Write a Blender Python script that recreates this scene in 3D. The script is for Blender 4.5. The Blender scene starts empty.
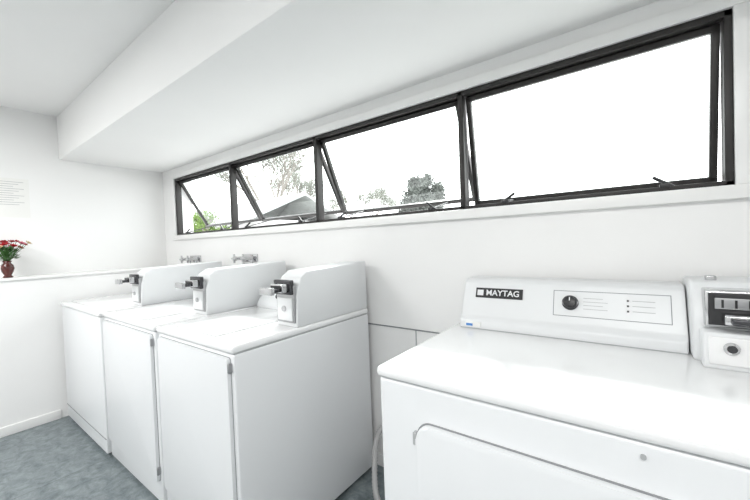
import bpy, bmesh, math, random
from mathutils import Vector, Matrix
random.seed(7)
S = bpy.context.scene
COL = S.collection

# ---------------------------------------------------------------- materials
def mat(name, col, rough=0.5, metal=0.0, noise=0.0, nscale=8.0, bump=0.0, bscale=60.0, coat=0.0, spec=0.5):
    m = bpy.data.materials.new(name); m.use_nodes = True
    nt = m.node_tree; b = nt.nodes["Principled BSDF"]
    b.inputs["Base Color"].default_value = (*col, 1)
    b.inputs["Roughness"].default_value = rough
    b.inputs["Metallic"].default_value = metal
    b.inputs["Coat Weight"].default_value = coat
    b.inputs["Specular IOR Level"].default_value = spec
    tc = nt.nodes.new("ShaderNodeTexCoord")
    if noise > 0:
        n = nt.nodes.new("ShaderNodeTexNoise"); n.inputs["Scale"].default_value = nscale
        n.inputs["Detail"].default_value = 6
        nt.links.new(tc.outputs["Object"], n.inputs["Vector"])
        r = nt.nodes.new("ShaderNodeValToRGB")
        r.color_ramp.elements[0].position = 0.3; r.color_ramp.elements[1].position = 0.7
        r.color_ramp.elements[0].color = (*[max(0, c*(1-noise)) for c in col], 1)
        r.color_ramp.elements[1].color = (*[min(1, c*(1+noise)) for c in col], 1)
        nt.links.new(n.outputs["Fac"], r.inputs["Fac"])
        nt.links.new(r.outputs["Color"], b.inputs["Base Color"])
    if bump > 0:
        n2 = nt.nodes.new("ShaderNodeTexNoise"); n2.inputs["Scale"].default_value = bscale
        nt.links.new(tc.outputs["Object"], n2.inputs["Vector"])
        bp = nt.nodes.new("ShaderNodeBump"); bp.inputs["Strength"].default_value = bump
        bp.inputs["Distance"].default_value = 0.005
        nt.links.new(n2.outputs["Fac"], bp.inputs["Height"])
        nt.links.new(bp.outputs["Normal"], b.inputs["Normal"])
    return m

M_wall = mat("wall_paint", (0.90, 0.90, 0.895), 0.55, noise=0.01, nscale=3, bump=0.05, bscale=90)
M_ceil = mat("ceiling_paint", (0.90, 0.90, 0.895), 0.7, noise=0.01, nscale=2)
M_trim = mat("trim_gloss", (0.90, 0.90, 0.89), 0.3)
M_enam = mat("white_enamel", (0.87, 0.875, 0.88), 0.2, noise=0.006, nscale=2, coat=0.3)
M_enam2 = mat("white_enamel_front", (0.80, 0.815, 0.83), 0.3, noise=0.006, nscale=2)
M_plast = mat("white_plastic", (0.78, 0.795, 0.805), 0.35)
M_seam = mat("seam_grey", (0.26, 0.27, 0.28), 0.6)
M_lseam = mat("seam_light", (0.42, 0.43, 0.44), 0.6)
M_black = mat("black_plastic", (0.02, 0.02, 0.022), 0.35)
M_alu = mat("dark_bronze_aluminium", (0.030, 0.028, 0.027), 0.42, metal=0.3, noise=0.1)
M_chrome = mat("chrome", (0.55, 0.55, 0.56), 0.12, metal=1.0)
M_steel = mat("brushed_steel", (0.42, 0.42, 0.43), 0.32, metal=1.0, noise=0.06, nscale=40)
M_dkst = mat("dark_steel", (0.08, 0.08, 0.085), 0.25, metal=1.0)
M_print = mat("printed_grey", (0.25, 0.26, 0.28), 0.6)
M_blue = mat("printed_blue", (0.08, 0.25, 0.6), 0.5)
M_paper = mat("paper", (0.87, 0.87, 0.85), 0.8)
M_vase = mat("vase_glaze", (0.08, 0.018, 0.015), 0.2, noise=0.3, nscale=20)
M_leaf = mat("leaf_green", (0.05, 0.14, 0.03), 0.6, noise=0.3, nscale=30)
M_red = mat("petal_red", (0.45, 0.015, 0.025), 0.6, noise=0.2)
M_pink = mat("petal_pink", (0.62, 0.18, 0.25), 0.6, noise=0.2)
M_cream = mat("petal_cream", (0.8, 0.65, 0.4), 0.6, noise=0.1)
M_hose = mat("hose_grey", (0.5, 0.5, 0.5), 0.5)
M_tree = mat("tree_foliage", (0.11, 0.12, 0.11), 0.9, noise=0.4, nscale=2)
M_treef = mat("tree_foliage_far", (0.20, 0.21, 0.18), 0.9, noise=0.3, nscale=2)
M_tree2 = mat("tree_foliage_green", (0.12, 0.19, 0.05), 0.9, noise=0.3, nscale=2)
M_bark = mat("bark", (0.22, 0.20, 0.18), 0.9, noise=0.3, nscale=8)
M_house = mat("weatherboard", (0.6, 0.6, 0.59), 0.7, noise=0.03)
M_roof = mat("roof_metal", (0.34, 0.35, 0.345), 0.6, noise=0.06, nscale=4)
M_ground = mat("ground_bounce_grey", (0.42, 0.42, 0.41), 0.9, noise=0.15, nscale=3)  # unseen ground, pale neutral grey chosen to bounce untinted light onto the soffit

def floor_mat():
    m = bpy.data.materials.new("floor_vinyl"); m.use_nodes = True
    nt = m.node_tree; b = nt.nodes["Principled BSDF"]
    tc = nt.nodes.new("ShaderNodeTexCoord")
    n = nt.nodes.new("ShaderNodeTexNoise"); n.inputs["Scale"].default_value = 14; n.inputs["Detail"].default_value = 12
    n.inputs["Roughness"].default_value = 0.82
    n.inputs["Distortion"].default_value = 0.5
    nt.links.new(tc.outputs["Object"], n.inputs["Vector"])
    r = nt.nodes.new("ShaderNodeValToRGB")
    r.color_ramp.elements[0].position = 0.38; r.color_ramp.elements[0].color = (0.115, 0.142, 0.152, 1)
    r.color_ramp.elements[1].position = 0.62; r.color_ramp.elements[1].color = (0.275, 0.315, 0.33, 1)
    nt.links.new(n.outputs["Fac"], r.inputs["Fac"])
    br = nt.nodes.new("ShaderNodeTexBrick"); br.inputs["Scale"].default_value = 1.0
    br.offset = 0.0; br.inputs["Brick Width"].default_value = 0.9; br.inputs["Row Height"].default_value = 0.9
    br.inputs["Mortar Size"].default_value = 0.003
    br.inputs["Color1"].default_value = (1, 1, 1, 1); br.inputs["Color2"].default_value = (0.93, 0.93, 0.93, 1)
    br.inputs["Mortar"].default_value = (0.6, 0.6, 0.6, 1)
    nt.links.new(tc.outputs["Object"], br.inputs["Vector"])
    mx = nt.nodes.new("ShaderNodeMixRGB"); mx.blend_type = 'MULTIPLY'; mx.inputs[0].default_value = 1
    nt.links.new(r.outputs["Color"], mx.inputs[1]); nt.links.new(br.outputs["Color"], mx.inputs[2])
    nt.links.new(mx.outputs[0], b.inputs["Base Color"])
    b.inputs["Roughness"].default_value = 0.42
    return m
M_floor = floor_mat()

def glass_mat():
    m = bpy.data.materials.new("window_glass"); m.use_nodes = True
    nt = m.node_tree
    for n in list(nt.nodes): nt.nodes.remove(n)
    o = nt.nodes.new("ShaderNodeOutputMaterial")
    t = nt.nodes.new("ShaderNodeBsdfTransparent"); t.inputs[0].default_value = (0.96, 0.98, 0.97, 1)
    g = nt.nodes.new("ShaderNodeBsdfGlossy"); g.inputs["Roughness"].default_value = 0.02
    mx = nt.nodes.new("ShaderNodeMixShader"); mx.inputs[0].default_value = 0.06
    nt.links.new(t.outputs[0], mx.inputs[1]); nt.links.new(g.outputs[0], mx.inputs[2])
    nt.links.new(mx.outputs[0], o.inputs[0])
    return m
M_glass = glass_mat()

# ---------------------------------------------------------------- mesh helpers
def empty(name, loc=(0, 0, 0)):
    e = bpy.data.objects.new(name, None); e.empty_display_size = 0.1
    e.location = loc; COL.objects.link(e); return e

def finish(name, bm, m, parent=None, smooth=False):
    me = bpy.data.meshes.new(name); bmesh.ops.recalc_face_normals(bm, faces=bm.faces)
    bm.to_mesh(me); bm.free()
    for mm in (m if isinstance(m, (list, tuple)) else [m]): me.materials.append(mm)
    if smooth:
        for p in me.polygons: p.use_smooth = True
    o = bpy.data.objects.new(name, me); COL.objects.link(o)
    if parent: o.parent = parent
    return o

def smooth_by_angle(o, ang=35):
    me = o.data
    for p in me.polygons: p.use_smooth = True
    bm = bmesh.new(); bm.from_mesh(me)
    for e in bm.edges:
        if len(e.link_faces) == 2 and e.calc_face_angle(0) > math.radians(ang): e.smooth = False
    bm.to_mesh(me); bm.free()

def box(name, x0, x1, y0, y1, z0, z1, m, parent=None, bevel=0.0, seg=3):
    bm = bmesh.new()
    bmesh.ops.create_cube(bm, size=1.0)
    for v in bm.verts:
        v.co = Vector((x0+(v.co.x+.5)*(x1-x0), y0+(v.co.y+.5)*(y1-y0), z0+(v.co.z+.5)*(z1-z0)))
    if bevel > 0:
        bmesh.ops.bevel(bm, geom=list(bm.edges), offset=bevel, segments=seg, profile=0.5, affect='EDGES')
    o = finish(name, bm, m, parent)
    if bevel > 0: smooth_by_angle(o, 50)
    return o

def prism_x(name, prof, x0, x1, m, parent=None, bevel=0.0, seg=3):
    bm = bmesh.new()
    a = [bm.verts.new((x0, y, z)) for y, z in prof]
    b = [bm.verts.new((x1, y, z)) for y, z in prof]
    bm.faces.new(a); bm.faces.new(b[::-1])
    n = len(prof)
    for i in range(n): bm.faces.new((a[i], b[i], b[(i+1) % n], a[(i+1) % n]))
    if bevel > 0:
        bmesh.ops.bevel(bm, geom=list(bm.edges), offset=bevel, segments=seg, profile=0.5, affect='EDGES')
    o = finish(name, bm, m, parent)
    if bevel > 0: smooth_by_angle(o, 50)
    return o

def cyl(name, c, axis, r, h, m, parent=None, r2=None, seg=32, bevel=0.0):
    bm = bmesh.new()
    bmesh.ops.create_cone(bm, cap_ends=True, segments=seg, radius1=r, radius2=r if r2 is None else r2, depth=h)
    if bevel > 0:
        es = [e for e in bm.edges if len(e.link_faces) == 2 and any(len(f.verts) > 4 for f in e.link_faces)]
        bmesh.ops.bevel(bm, geom=es, offset=bevel, segments=2, profile=0.5, affect='EDGES')
    q = Vector((0, 0, 1)).rotation_difference(Vector(axis).normalized())
    bmesh.ops.transform(bm, matrix=Matrix.Translation(Vector(c)) @ q.to_matrix().to_4x4(), verts=bm.verts)
    o = finish(name, bm, m, parent); smooth_by_angle(o, 40)
    return o

def rounded_plate_xz(name, x0, x1, z0, z1, y0, y1, r, m, parent=None, bevel=0.004, seg=8):
    pts = []
    for cx, cz, a0 in ((x1-r, z1-r, 0), (x0+r, z1-r, 90), (x0+r, z0+r, 180), (x1-r, z0+r, 270)):
        for i in range(seg+1):
            a = math.radians(a0+90*i/seg); pts.append((cx+r*math.cos(a), cz+r*math.sin(a)))
    bm = bmesh.new()
    a = [bm.verts.new((x, y0, z)) for x, z in pts]; b = [bm.verts.new((x, y1, z)) for x, z in pts]
    f = bm.faces.new(a); bm.faces.new(b[::-1]); n = len(pts)
    for i in range(n): bm.faces.new((a[i], b[i], b[(i+1) % n], a[(i+1) % n]))
    if bevel > 0:
        bmesh.ops.bevel(bm, geom=list(f.edges), offset=bevel, segments=3, profile=0.5, affect='EDGES')
    o = finish(name, bm, m, parent); smooth_by_angle(o, 40)
    return o

def tube(name, pts, r, m, parent=None, cyclic=False, smooth_curve=True):
    cu = bpy.data.curves.new(name, 'CURVE'); cu.dimensions = '3D'; cu.bevel_depth = r; cu.bevel_resolution = 4
    if smooth_curve:
        sp = cu.splines.new('BEZIER'); sp.bezier_points.add(len(pts)-1)
        for p, c in zip(sp.bezier_points, pts):
            p.co = c; p.handle_left_type = p.handle_right_type = 'AUTO'
    else:
        sp = cu.splines.new('POLY'); sp.points.add(len(pts)-1)
        for p, c in zip(sp.points, pts): p.co = (*c, 1)
    sp.use_cyclic_u = cyclic; cu.use_fill_caps = True
    tmp = bpy.data.objects.new(name+"_c", cu); COL.objects.link(tmp)
    dg = bpy.context.evaluated_depsgraph_get()
    me = bpy.data.meshes.new_from_object(tmp.evaluated_get(dg)); me.name = name
    bpy.data.objects.remove(tmp)
    me.materials.clear(); me.materials.append(m)
    for p in me.polygons: p.use_smooth = True
    o = bpy.data.objects.new(name, me); COL.objects.link(o)
    if parent: o.parent = parent
    return o

def text(name, s, size, mtx, m, parent=None, ext=0.0004):
    cu = bpy.data.curves.new(name, 'FONT'); cu.body = s; cu.size = size; cu.extrude = ext; cu.offset = 0.0006
    cu.align_x = 'CENTER'; cu.align_y = 'CENTER'
    tmp = bpy.data.objects.new(name+"_c", cu); COL.objects.link(tmp)
    dg = bpy.context.evaluated_depsgraph_get()
    me = bpy.data.meshes.new_from_object(tmp.evaluated_get(dg)); me.name = name
    bpy.data.objects.remove(tmp)
    me.transform(mtx); me.materials.clear(); me.materials.append(m)
    o = bpy.data.objects.new(name, me); COL.objects.link(o)
    if parent: o.parent = parent
    return o

# ---------------------------------------------------------------- dimensions
H = 1.315                # camera height
D = 1.60                 # window wall plane (y)
XL = -3.93               # left wall (upper)
XH = -3.69               # half wall front
XR = 1.7                 # right wall
YB = -2.6                # wall behind
ZC = 2.49                # ceiling
ZS = 2.125               # soffit underside
YS = 0.785               # soffit front
WX0, WX1 = -3.655, 0.276
WZ0, WZ1 = 1.456, 2.022
T = 0.16                 # wall thickness
ZL = 1.150               # ledge top

# ---------------------------------------------------------------- room
box("floor", XL-T, XR+T, YB-T, D+T, -0.1, 0, M_floor)
box("ceiling", XL-T, XR+T, YB-T, D+T, ZC, ZC+0.1, M_ceil)
box("ceiling_soffit", XL, XR, YS, D, ZS, ZC, M_ceil, bevel=0.004)
box("wall_left", XL-T, XL, YB-T, D+T, 0, ZC, M_wall)
box("wall_left_lower", XL, XH, YB, D, 0, ZL-0.02, M_wall)
box("trim_ledge", XL, XH+0.012, YB, D, ZL-0.02, ZL, M_trim, bevel=0.004)
box("wall_right", XR, XR+T, YB-T, D+T, 0, ZC, M_wall)
box("wall_rear", XL, XR, YB-T, YB, 0, ZC, M_wall)
def wall_window():
    bm = bmesh.new()
    def add(x0, x1, z0, z1):
        r = bmesh.ops.create_cube(bm, size=1.0)
        for v in r['verts']:
            v.co = Vector((x0+(v.co.x+.5)*(x1-x0), D+(v.co.y+.5)*T, z0+(v.co.z+.5)*(z1-z0)))
    add(XL, XR, 0, WZ0); add(XL, XR, WZ1, ZC); add(XL, WX0, WZ0, WZ1); add(WX1, XR, WZ0, WZ1)
    return finish("wall_window", bm, M_wall)
wall_window()
box("baseboard_left", XH, XH+0.012, YB, 0.66, 0, 0.07, M_trim, bevel=0.003)
box("baseboard_window", XH, XR, D-0.012, D, 0, 0.07, M_trim, bevel=0.003)
tw = 0.045
e = empty("trim_window")
box("top", WX0-tw, WX1+tw, D-0.018, D, WZ1, WZ1+tw, M_trim, e, 0.003)
box("bottom", WX0-tw, WX1+tw, D-0.028, D, WZ0-tw, WZ0, M_trim, e, 0.003)
box("left", WX0-tw, WX0, D-0.018, D, WZ0, WZ1, M_trim, e, 0.003)
box("right", WX1, WX1+tw, D-0.018, D, WZ0, WZ1, M_trim, e, 0.003)
box("trim_panel_joint", XH, XR, D-0.006, D, 0.832, 0.838, M_seam)
box("trim_panel_joint_upright", -0.935, -0.931, D-0.005, D, 0.07, 0.832, M_lseam)

# ---------------------------------------------------------------- window
def build_window():
    e = empty("window_1")
    f = 0.022; y0, y1 = D-0.005, D+0.05
    box("frame_top", WX0, WX1, y0, y1, WZ1-f, WZ1, M_alu, e, 0.003)
    box("frame_bottom", WX0, WX1, y0, y1, WZ0, WZ0+f*0.8, M_alu, e, 0.003)
    box("frame_left", WX0, WX0+f, y0, y1, WZ0, WZ1, M_alu, e, 0.003)
    box("frame_right", WX1-f, WX1, y0, y1, WZ0, WZ1, M_alu, e, 0.003)
    xs = [WX0, -2.655, -1.645, -0.645, WX1]
    opens = [31, 29, 24, 9]
    for i in range(4):
        a, b = xs[i], xs[i+1]
        if i: box("mullion_%d" % i, a-0.013, a+0.013, y0, y1, WZ0, WZ1, M_alu, e, 0.003)
        s = 0.022; h = WZ1-WZ0-f*1.8-0.004
        x0, x1 = a+0.018, b-0.018
        if i == 3: x1 = b-0.024
        pv = bpy.data.objects.new("sash_%d" % (i+1), None); COL.objects.link(pv); pv.parent = e
        pv.location = (0, D+0.035, WZ1-f-0.002); pv.rotation_euler = (math.radians(opens[i]), 0, 0)
        box("rail_top", x0, x1, -0.013, 0.013, -s, 0, M_alu, pv, 0.002)
        box("rail_bottom", x0, x1, -0.013, 0.013, -h, -h+s, M_alu, pv, 0.002)
        box("stile_left", x0, x0+s, -0.013, 0.013, -h, 0, M_alu, pv, 0.002)
        box("stile_right", x1-s, x1, -0.013, 0.013, -h, 0, M_alu, pv, 0.002)
        box("glass", x0+s*.5, x1-s*.5, -0.002, 0.002, -h+s*.5, -s*.5, M_glass, pv)
        an = math.radians(opens[i])
        by, bz = D+0.035+math.sin(an)*(h-0.01), WZ1-f-0.002-math.cos(an)*(h-0.01)
        for k, (xx, sg) in enumerate(((a+0.20, 1), (b-0.17, -1))):
            tube("stay_%d_%d" % (i+1, k+1), [(xx, D+0.01, WZ0+0.022), (xx+0.01*sg, by, bz)], 0.004, M_black, e, smooth_curve=False)
            tube("stay_handle_%d_%d" % (i+1, k+1), [(xx-0.02*sg, D+0.0, WZ0+0.015), (xx+0.035*sg, D+0.012, WZ0+0.055)], 0.006, M_black, e, smooth_curve=False)
            box("latch_%d_%d" % (i+1, k+1), xx-0.018, xx+0.012, D-0.008, D+0.03, WZ0+0.012, WZ0+0.028, M_black, e, 0.002)
build_window()

# ---------------------------------------------------------------- coin meter (local coordinates)
def coin_meter(e, x0, x1, yf, yb, zt, top=1.2):
    prism_x("meter_housing", [(yf, zt), (yf+0.008, zt+0.15), (yf+0.03, top-0.03), (yf+0.075, top-0.002), (yb, top+0.014), (yb, zt)], x0, x1, M_plast, e, 0.006)
    box("meter_plate", x0+0.010, x1-0.010, yf-0.006, yf+0.012, zt+0.02, zt+0.19, M_steel, e, 0.003)
    box("meter_head", x0+0.012, x1-0.012, yf-0.022, yf, zt+0.15, zt+0.218, M_dkst, e, 0.005)
    xm = (x0+x1)/2
    box("slide_body", xm-0.045, xm+0.045, yf-0.055, yf-0.01, zt+0.163, zt+0.202, M_chrome, e, 0.004)
    box("slide_tray", xm-0.034, xm+0.034, yf-0.095, yf-0.045, zt+0.168, zt+0.184, M_dkst, e, 0.003)
    box("slide_grip", xm-0.042, xm+0.042, yf-0.112, yf-0.093, zt+0.160, zt+0.192, M_chrome, e, 0.003)
    box("slide_slot", xm-0.034, xm+0.034, yf-0.058, yf-0.05, zt+0.178, zt+0.196, M_black, e)
    box("vault_door", x0+0.020, x1-0.020, yf-0.012, yf, zt+0.03, zt+0.135, M_plast, e, 0.003)
    cyl("vault_lock", (xm, yf-0.014, zt+0.085), (0, -1, 0), 0.013, 0.01, M_chrome, e)

def washer(name, loc, W, dep, ht, front_door=True, yf=0.32):
    e = empty(name, loc)
    for i, (fx, fy) in enumerate(((0.05, 0.06), (W-0.05, 0.06), (0.05, dep-0.06), (W-0.05, dep-0.06))):
        cyl("foot_%d" % (i+1), (fx, fy, 0.0125), (0, 0, 1), 0.022, 0.025, M_black, e)
    box("cabinet", 0, W, 0.006, dep, 0.025, ht-0.034, M_enam2, e, 0.008)
    box("top_seam", 0.004, W-0.004, 0.012, dep-0.006, ht-0.036, ht-0.03, M_lseam, e)
    box("top_deck", -0.002, W+0.002, -0.004, dep, ht-0.031, ht, M_enam, e, 0.012, 5)
    box("lid_gap", 0.075, W-0.20, 0.045, dep-0.32, ht-0.001, ht+0.0006, M_lseam, e)
    box("lid", 0.0775, W-0.2025, 0.0475, dep-0.3225, ht-0.001, ht+0.004, M_enam, e, 0.002)
    if front_door:
        rounded_plate_xz("door_gap", 0.021, W-0.023, 0.141, ht-0.047, 0.0045, 0.01, 0.012, M_seam, e, 0)
        rounded_plate_xz("front_door", 0.023, W-0.025, 0.143, ht-0.049, -0.010, 0.009, 0.014, M_enam2, e, 0.005)
        for k, zz in enumerate((ht-0.085, 0.20)):
            box("hinge_%d" % (k+1), W-0.026, W-0.014, -0.010, 0.008, zz-0.018, zz+0.018, M_steel, e, 0.002)
    else:
        box("front_seam", 0.004, W-0.004, 0.0035, 0.008, 0.118, 0.122, M_seam, e)
    prism_x("console", [(dep-0.28, ht-0.002), (dep-0.275, ht+0.03), (dep-0.20, ht+0.115), (dep-0.005, ht+0.12), (dep-0.005, ht-0.002)], 0.01, W-0.15, M_plast, e, 0.006)
    n = Vector((0, -0.085, 0.075)).normalized()
    for k, fx in enumerate((W-0.48, W-0.36, W-0.26)):
        c = Vector((fx, dep-0.2375, ht+0.0725))
        cyl("selector_%d" % (k+1), c+n*0.006, n, 0.017 if k else 0.026, 0.02, M_plast if k else M_dkst, e, bevel=0.002)
    coin_meter(e, W-0.145, W-0.002, yf, dep-0.005, ht, ht+0.255)
    return e

MH = 0.94
washer("clothes_washer", (-1.884, 0.705, 0), 0.672, 0.84, MH)
washer("clothes_washer", (-2.675, 0.700, 0), 0.765, 0.84, MH, True, 0.27)
washer("clothes_washer", (-3.63, 0.685, 0), 0.93, 0.84, MH-0.003, False, 0.24)

# ---------------------------------------------------------------- dryer (right foreground)
def dryer():
    X0, Y0 = -0.626, 0.832
    W, dep, ht = 1.0, 0.74, MH
    e = empty("tumble_dryer", (X0, Y0, 0))
    for i, (fx, fy) in enumerate(((0.05, 0.06), (W-0.05, 0.06), (0.05, dep-0.06), (W-0.05, dep-0.06))):
        cyl("foot_%d" % (i+1), (fx, fy, 0.0125), (0, 0, 1), 0.022, 0.025, M_black, e)
    box("cabinet", 0, W, 0.006, dep, 0.025, ht-0.036, M_enam2, e, 0.012, 4)
    box("top_seam", 0.006, W-0.006, 0.012, dep-0.006, ht-0.038, ht-0.032, M_lseam, e)
    box("top_deck", -0.003, W+0.003, -0.006, dep, ht-0.034, ht, M_enam, e, 0.014, 5)
    rounded_plate_xz("door_gap", 0.130, W-0.122, 0.212, 0.806, 0.0035, 0.012, 0.045, M_seam, e, 0)
    rounded_plate_xz("door", 0.134, W-0.126, 0.216, 0.802, -0.014, 0.010, 0.043, M_enam2, e, 0.007)
    box("door_recess_handle", W-0.20, W-0.15, -0.02, -0.012, 0.46, 0.58, M_plast, e, 0.004)
    for k, zz in enumerate((0.755, 0.28)):
        box("hinge_%d" % (k+1), 0.122, 0.133, -0.008, 0.010, zz-0.018, zz+0.018, M_lseam, e, 0.002)
    box("front_seam", 0.004, W-0.004, 0.0035, 0.008, 0.128, 0.131, M_seam, e)
    cyl("front_screw", (0.64, 0.004, ht-0.065), (0, -1, 0), 0.005, 0.005, M_lseam, e)
    CW = 0.764
    yb = dep-0.002
    prism_x("console", [(0.550, ht-0.002), (0.555, ht+0.035), (0.575, ht+0.05), (0.625, ht+0.185), (0.645, ht+0.20), (yb, ht+0.2), (yb, ht-0.002)],
            0.036, CW, M_plast, e, 0.007)
    box("console_base_line", 0.040, CW-0.004, 0.5485, 0.555, ht-0.001, ht+0.003, M_lseam, e)
    p0 = Vector((0, 0.575, ht+0.05)); p1 = Vector((0, 0.625, ht+0.185)); up = (p1-p0).normalized()
    nrm = Vector((0, -up.z, up.y))
    def facebox(name, xa, xb, va, vb, th, m, bev=0.0):
        bm = bmesh.new(); bmesh.ops.create_cube(bm, size=1.0)
        for v in bm.verts:
            x = xa+(v.co.x+.5)*(xb-xa); q = va+(v.co.y+.5)*(vb-va); w = -0.002+(v.co.z+.5)*(th+0.002)
            v.co = Vector((x, 0, 0))+p0+up*q+nrm*w
        if bev: bmesh.ops.bevel(bm, geom=list(bm.edges), offset=bev, segments=2, profile=.5, affect='EDGES')
        return finish(name, bm, m, e)
    facebox("brand_plate", 0.090, 0.280, 0.078, 0.120, 0.003, M_black, 0.001)
    def facemtx(x, q, w):
        o = Vector((x, 0, 0))+p0+up*q+nrm*w
        return Matrix(((1, 0, 0, o.x), (0, up.y, nrm.y, o.y), (0, up.z, nrm.z, o.z), (0, 0, 0, 1)))
    text("brand_lettering", "MAYTAG", 0.033, facemtx(0.201, 0.099, 0.0035), M_plast, e)
    facebox("brand_emblem", 0.097, 0.123, 0.087, 0.111, 0.0036, M_plast, 0.0005)
    xa, xb, va, vb = 0.390, 0.730, 0.030, 0.125
    lw = 0.0022
    facebox("outline_top", xa, xb, vb-lw, vb, 0.0006, M_print); facebox("outline_bottom", xa, xb, va, va+lw, 0.0006, M_print)
    facebox("outline_left", xa, xa+lw, va, vb, 0.0006, M_print); facebox("outline_right", xb-lw, xb, va, vb, 0.0006, M_print)
    c = Vector((0.446, 0, 0))+p0+up*0.08+nrm*0.008
    cyl("cycle_knob_base", c-nrm*0.004, nrm, 0.027, 0.006, M_dkst, e, bevel=0.002)
    cyl("cycle_knob", c+nrm*0.006, nrm, 0.023, 0.022, M_black, e, r2=0.020, bevel=0.002)
    facebox("knob_pointer", 0.4445, 0.4475, 0.084, 0.097, 0.0262, M_plast)
    for k in range(4):
        facebox("legend_a%d" % k, 0.487, 0.560-0.014*(k % 2), 0.060+0.013*k, 0.0615+0.013*k, 0.0006, M_lseam)
    for k in range(3):
        facebox("indicator_%d" % (k+1), 0.614, 0.620, 0.06+0.018*k, 0.066+0.018*k, 0.002, M_black)
        facebox("legend_b%d" % k, 0.629, 0.689, 0.0625+0.018*k, 0.0643+0.018*k, 0.0006, M_lseam)
    box("service_sticker", 0.062, 0.125, 0.5490, 0.555, ht+0.008, ht+0.028, M_paper, e)
    box("service_sticker_mark", 0.065, 0.093, 0.5483, 0.555, ht+0.011, ht+0.021, M_blue, e)
    mx0, mx1 = 0.768, 0.997
    prism_x("meter_housing", [(0.50, ht-0.002), (0.50, ht+0.125), (0.535, ht+0.205), (0.555, ht+0.222), (yb, ht+0.222), (yb, ht-0.002)], mx0, mx1, M_plast, e, 0.012, 4)
    box("meter_bezel", mx0+0.022, mx1-0.012, 0.478, 0.56, ht+0.105, ht+0.208, M_chrome, e, 0.006)
    box("meter_face", mx0+0.029, mx1-0.019, 0.474, 0.50, ht+0.112, ht+0.201, M_black, e, 0.003)
    box("coin_slot_plate", mx0+0.041, mx0+0.165, 0.469, 0.48, ht+0.158, ht+0.188, M_steel, e, 0.002)
    for k in range(4):
        box("coin_slot_%d" % (k+1), mx0+0.054+k*0.026, mx0+0.059+k*0.026, 0.4675, 0.475, ht+0.162, ht+0.184, M_black, e)
    box("slide_body", mx0+0.055, mx0+0.175, 0.43, 0.475, ht+0.122, ht+0.148, M_chrome, e, 0.004)
    box("slide_grip", mx0+0.065, mx0+0.165, 0.405, 0.435, ht+0.127, ht+0.143, M_dkst, e, 0.003)
    box("vault", mx0+0.014, mx1-0.002, 0.445, 0.56, ht-0.001, ht+0.098, M_plast, e, 0.006)
    box("vault_drawer", mx0+0.024, mx1-0.010, 0.440, 0.46, ht+0.012, ht+0.088, M_enam, e, 0.004)
    cyl("vault_lock_ring", (mx0+0.068, 0.437, ht+0.060), (0, -1, 0), 0.016, 0.008, M_chrome, e, bevel=0.002)
    cyl("vault_lock_core", (mx0+0.068, 0.434, ht+0.060), (0, -1, 0), 0.010, 0.008, M_dkst, e)
    box("meter_cap_lug", mx0+0.04, mx0+0.065, 0.60, 0.625, ht+0.22, ht+0.236, M_chrome, e, 0.004)
dryer()

# ---------------------------------------------------------------- taps
def taps(x, z):
    e = empty("water_tap", (x, D, z))
    box("back_plate", -0.10, 0.10, -0.012, -0.0, -0.03, 0.03, M_chrome, e, 0.004)
    for k, dx in enumerate((-0.06, 0.06)):
        cyl("valve_body_%d" % (k+1), (dx, -0.05, 0), (0, -1, 0), 0.014, 0.08, M_chrome, e)
        cyl("spout_%d" % (k+1), (dx, -0.03, -0.035), (0, 0, -1), 0.009, 0.06, M_chrome, e)
        cyl("handle_hub_%d" % (k+1), (dx, -0.10, 0), (0, -1, 0), 0.018, 0.025, M_chrome, e, bevel=0.003)
        box("handle_bar_%d" % (k+1), dx-0.035, dx+0.035, -0.112, -0.098, -0.006, 0.006, M_chrome, e, 0.004)
        box("handle_cross_%d" % (k+1), dx-0.006, dx+0.006, -0.112, -0.098, -0.035, 0.035, M_chrome, e, 0.004)
taps(-3.30, 1.222)
taps(-2.42, 1.228)

# ---------------------------------------------------------------- corrugated hose
def hose():
    P = [Vector((-1.10, 1.575, 0.31)), Vector((-1.14, 1.50, 0.25)), Vector((-1.125, 1.44, 0.13)), Vector((-1.06, 1.36, 0.022)), Vector((-0.95, 1.30, 0.022)), Vector((-0.78, 1.35, 0.022))]
    pts = []
    Q = [P[0]]+P+[P[-1]]
    for i in range(1, len(Q)-2):
        for k in range(20):
            t = k/20
            a, b, c, d = Q[i-1], Q[i], Q[i+1], Q[i+2]
            pts.append(0.5*((2*b)+(c-a)*t+(2*a-5*b+4*c-d)*t*t+(3*b-a-3*c+d)*t**3))
    bm = bmesh.new(); rings = []; sg = 14
    for i, p in enumerate(pts):
        p.z = max(p.z, 0.021)
        d = (pts[min(i+1, len(pts)-1)]-pts[max(i-1, 0)]).normalized()
        q = Vector((0, 0, 1)).rotation_difference(d)
        r = 0.017 if i % 2 else 0.013
        rings.append([bm.verts.new(p+q @ Vector((r*math.cos(2*math.pi*j/sg), r*math.sin(2*math.pi*j/sg), 0))) for j in range(sg)])
    for a, b in zip(rings, rings[1:]):
        for j in range(sg): bm.faces.new((a[j], a[(j+1) % sg], b[(j+1) % sg], b[j]))
    bm.faces.new(rings[0]); bm.faces.new(rings[-1][::-1])
    finish("drain_hose", bm, M_hose, None, True)
hose()

# ---------------------------------------------------------------- notice on left wall
def notice():
    e = empty("wall_notice", (XL, 0.47, 1.80))
    box("sheet", 0, 0.002, -0.15, 0.12, -0.18, 0.13, M_paper, e)
    for k in range(11):
        box("line_%d" % k, 0.002, 0.0025, -0.12, 0.09-0.03*(k % 3), 0.10-k*0.018, 0.103-k*0.018, M_lseam, e)
notice()

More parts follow.
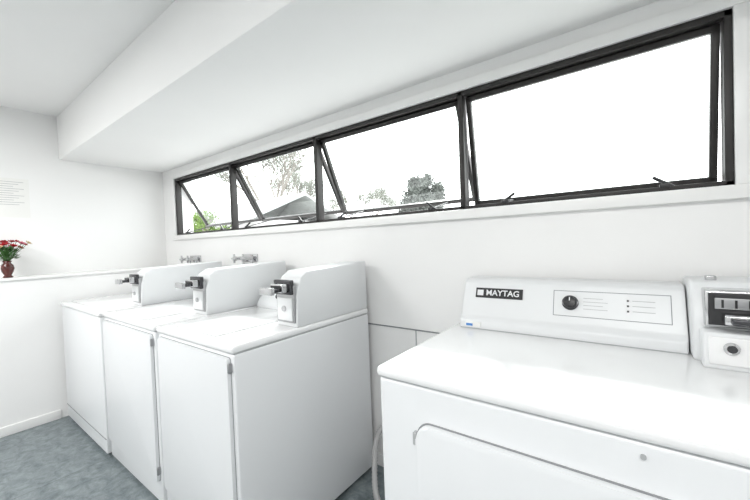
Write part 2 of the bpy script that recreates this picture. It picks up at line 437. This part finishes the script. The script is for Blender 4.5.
# ---------------------------------------------------------------- vase with flowers
def flowers():
    e = empty("flower_vase", (-3.80, 0.428, ZL))
    prof = [(0.0, 0.0), (0.026, 0.0), (0.030, 0.006), (0.020, 0.018), (0.032, 0.045), (0.038, 0.07), (0.033, 0.095), (0.020, 0.113), (0.027, 0.128), (0.023, 0.128), (0.014, 0.113), (0.0, 0.105)]
    bm = bmesh.new(); sg = 28; rings = []
    for r, z in prof:
        rings.append([bm.verts.new((max(r, 1e-4)*math.cos(2*math.pi*j/sg), max(r, 1e-4)*math.sin(2*math.pi*j/sg), z)) for j in range(sg)])
    for a, b in zip(rings, rings[1:]):
        for j in range(sg): bm.faces.new((a[j], a[(j+1) % sg], b[(j+1) % sg], b[j]))
    finish("vase", bm, M_vase, e, True)
    rnd = random.Random(3)
    tips = []
    for i in range(20):
        a = i*2.4; rr = 0.02+0.09*math.sqrt((i+0.5)/20)
        tips.append(Vector((rr*math.cos(a)*0.95, rr*math.sin(a)*1.1, 0.25+0.07*rnd.random()-rr*0.4)))
    for k, tip in enumerate(tips):
        tube("stem_%d" % k, [(0, 0, 0.1), (tip.x*0.3, tip.y*0.3, 0.16), tuple(tip)], 0.0018, M_leaf, e)
    groups = {0: bmesh.new(), 1: bmesh.new(), 2: bmesh.new()}
    for k, tip in enumerate(tips):
        bm = groups[[0, 0, 1, 0, 0, 2, 0][k % 7]]
        q = Vector((0, 0, 1)).rotation_difference((tip-Vector((0, 0, 0.10))).normalized())
        for ring, (n, L, tilt) in enumerate(((6, 0.027, 0.35), (5, 0.020, 0.9), (4, 0.013, 1.3))):
            for j in range(n):
                a = 2*math.pi*(j+0.5*ring)/n
                d = Vector((math.cos(a)*math.cos(tilt), math.sin(a)*math.cos(tilt), math.sin(tilt)))
                s = Vector((-math.sin(a), math.cos(a), 0))
                pts = [Vector((0, 0, 0)), d*L*0.5+s*L*0.42, d*L+Vector((0, 0, L*0.12)), d*L*0.5-s*L*0.42]
                bm.faces.new([bm.verts.new(tip+q @ p) for p in pts])
    for i, m in ((0, M_red), (1, M_pink), (2, M_cream)):
        me = bpy.data.meshes.new("petals_%d" % i); groups[i].to_mesh(me); groups[i].free(); me.materials.append(m)
        o = bpy.data.objects.new("petals_%d" % i, me); COL.objects.link(o); o.parent = e
    bl = bmesh.new()
    for i in range(130):
        a = rnd.random()*6.28; el = -0.2+rnd.random()*1.3; L = 0.03+0.025*rnd.random()
        base = Vector((0.05*rnd.random()*math.cos(a), 0.05*rnd.random()*math.sin(a), 0.13+0.09*rnd.random()))
        d = Vector((math.cos(a)*math.cos(el), math.sin(a)*math.cos(el), math.sin(el))); s = Vector((-math.sin(a), math.cos(a), 0.2))
        bl.faces.new([bl.verts.new(base+p) for p in (Vector((0, 0, 0)), d*L*.45+s*L*.22, d*L, d*L*.45-s*L*.22)])
    me = bpy.data.meshes.new("leaves"); bl.to_mesh(me); bl.free(); me.materials.append(M_leaf)
    o = bpy.data.objects.new("leaves", me); COL.objects.link(o); o.parent = e
flowers()

# ---------------------------------------------------------------- exterior
def leaf_mesh(name, pts, size, m, rnd, e):
    bl = bmesh.new()
    for c in pts:
        a = Vector((rnd.gauss(0, 1), rnd.gauss(0, 1), rnd.gauss(0, 1))).normalized()
        b = a.orthogonal().normalized(); s = size*rnd.uniform(.6, 1.3)
        bl.faces.new([bl.verts.new(c+p) for p in (a*s, b*s*.5, -a*s, -b*s*.5)])
    me = bpy.data.meshes.new(name); bl.to_mesh(me); bl.free(); me.materials.append(m)
    o = bpy.data.objects.new(name, me); COL.objects.link(o); o.parent = e

def branch_mesh(segs, e):
    bm = bmesh.new(); sg = 6
    for p, q, r1, r2 in segs:
        rot = Vector((0, 0, 1)).rotation_difference((q-p).normalized())
        A = [bm.verts.new(p+rot @ Vector((r1*math.cos(j*math.tau/sg), r1*math.sin(j*math.tau/sg), 0))) for j in range(sg)]
        B = [bm.verts.new(q+rot @ Vector((r2*math.cos(j*math.tau/sg), r2*math.sin(j*math.tau/sg), 0))) for j in range(sg)]
        for j in range(sg): bm.faces.new((A[j], A[(j+1) % sg], B[(j+1) % sg], B[j]))
    finish("branches", bm, M_bark, e)

def tree(name, loc, height, crown_r, leaves, mleaf, leafsize, seed, spread=1.0):
    rnd = random.Random(seed); e = empty(name, loc)
    segs = []; ends = []
    def grow(p, d, L, r, depth):
        q = p+d*L; segs.append((p, q, r, r*0.7))
        if depth <= 1: ends.append(q)
        if depth == 0: return
        for k in range(3):
            nd = (d+Vector((rnd.uniform(-1, 1), rnd.uniform(-1, 1), rnd.uniform(-0.3, 0.7)))*0.75*spread).normalized()
            grow(q, nd, L*rnd.uniform(0.6, 0.85), r*0.62, depth-1)
    grow(Vector((0, 0, 0)), Vector((0, 0, 1)), height*0.33, height*0.022, 5)
    branch_mesh(segs, e)
    pts = [rnd.choice(ends)+Vector((rnd.gauss(0, 1), rnd.gauss(0, 1), rnd.gauss(0, 0.8)))*crown_r*0.08 for _ in range(leaves)]
    leaf_mesh("foliage", pts, leafsize, mleaf, rnd, e)

def bushy_tree(name, loc, top, base, rad, n, m, size, seed, nc=46):
    rnd = random.Random(seed); e = empty(name, loc)
    segs = [(Vector((0, 0, 0)), Vector((0, 0, top*0.85)), 0.18, 0.05)]
    pts = []; clumps = []
    for i in range(nc):
        t = rnd.random()**0.9
        z = base+(top-base)*t
        prof = math.sin(math.pi*(0.18+0.74*t))**0.7
        rr = rad*prof*math.sqrt(rnd.random()); a = rnd.random()*math.tau
        c = Vector((rr*math.cos(a), rr*math.sin(a), z)); clumps.append((c, rad*rnd.uniform(0.22, 0.38)))
        segs.append((Vector((0, 0, max(0.3, z-rr*0.7))), c, 0.06, 0.02))
    for i in range(n):
        c, r = rnd.choice(clumps)
        d = Vector((rnd.gauss(0, 1), rnd.gauss(0, 1), rnd.gauss(0, 1))).normalized()
        pts.append(c+d*r*rnd.random()**0.5)
    branch_mesh(segs, e)
    leaf_mesh("foliage", pts, size, m, rnd, e)

box("ground_outside", -60, 40, D+T+0.01, 80, -0.12, -0.02, M_ground)
bushy_tree("garden_tree", (-13.5, 25, -0.02), 6.2, 2.4, 1.75, 16000, M_tree, 0.11, 5, 80)
tree("bare_tree", (-17.5, 13.5, -0.02), 7.0, 3.0, 9000, M_treef, 0.05, 11)
tree("bare_tree", (-25, 22, -0.02), 8.5, 3.0, 9000, M_treef, 0.06, 21)
tree("bare_tree", (-26, 34, -0.02), 8.0, 3.0, 8000, M_treef, 0.07, 31)
bushy_tree("green_shrub", (-10.2, 5.3, -0.02), 2.45, 0.7, 0.7, 5000, M_tree2, 0.04, 9)

def house():
    e = empty("neighbour_house", (-15.5, 9.0, -0.02))
    box("walls", -4.5, 4.5, -1.5, 2.8, 0, 2.35, M_house, e)
    for k in range(14):
        box("board_%d" % k, -4.51, 4.51, -1.512, -1.5, 0.1+k*0.16, 0.11+k*0.16, M_lseam, e)
    prism_x("roof", [(-2.0, 2.25), (0.65, 3.35), (3.3, 2.25), (3.3, 2.35), (0.65, 3.47), (-2.0, 2.35)], -4.9, 4.9, M_roof, e)
    box("gutter", -4.9, 4.9, -2.1, -1.98, 2.22, 2.34, M_trim, e)
    box("window_frame", -1.0, 0.6, -1.54, -1.5, 1.1, 2.0, M_trim, e)
    box("window_pane", -0.92, 0.52, -1.55, -1.53, 1.18, 1.92, M_dkst, e)
house()

# ---------------------------------------------------------------- lights
def add_fill(x, y, en):  # added fill: area light with a dummy housing, out of view, brightens the room
    e = empty("ceiling_fill", (x, y, ZC))
    box("fill_housing", -0.62, 0.62, -0.09, 0.09, -0.04, 0, M_trim, e, 0.004)
    me = bpy.data.lights.new("fill_area_light", 'AREA'); me.shape = 'RECTANGLE'; me.size = 1.2; me.size_y = 0.14; me.energy = en
    me.color = (1.0, 0.99, 0.975)
    o = bpy.data.objects.new("fill_area_light", me); COL.objects.link(o); o.parent = e; o.location = (0, 0, -0.045)
add_fill(-2.6, -0.9, 42); add_fill(0.2, -0.9, 32)

w = bpy.data.worlds.new("overcast_sky"); S.world = w; w.use_nodes = True
nt = w.node_tree; bg = nt.nodes["Background"]
bg.inputs["Color"].default_value = (0.975, 0.985, 1.0, 1); bg.inputs["Strength"].default_value = 3.8
sun = bpy.data.lights.new("sun", 'SUN'); sun.energy = 3.0; sun.angle = math.radians(3)
so = bpy.data.objects.new("sun", sun); COL.objects.link(so); so.rotation_euler = (math.radians(50), 0, math.radians(-150))

# ---------------------------------------------------------------- camera
cd = bpy.data.cameras.new("camera"); cd.lens = 343.6/750*36; cd.sensor_width = 36; cd.clip_start = 0.02
cam = bpy.data.objects.new("camera", cd); COL.objects.link(cam)
R = Matrix.Rotation(math.radians(36.6), 4, 'Z') @ Matrix.Rotation(math.radians(90-1.3), 4, 'X') @ Matrix.Rotation(math.radians(-2.15), 4, 'Z')
cam.matrix_world = Matrix.Translation((0, 0, H)) @ R
S.camera = cam
S.view_settings.view_transform = 'Standard'
S.view_settings.exposure = 0.42
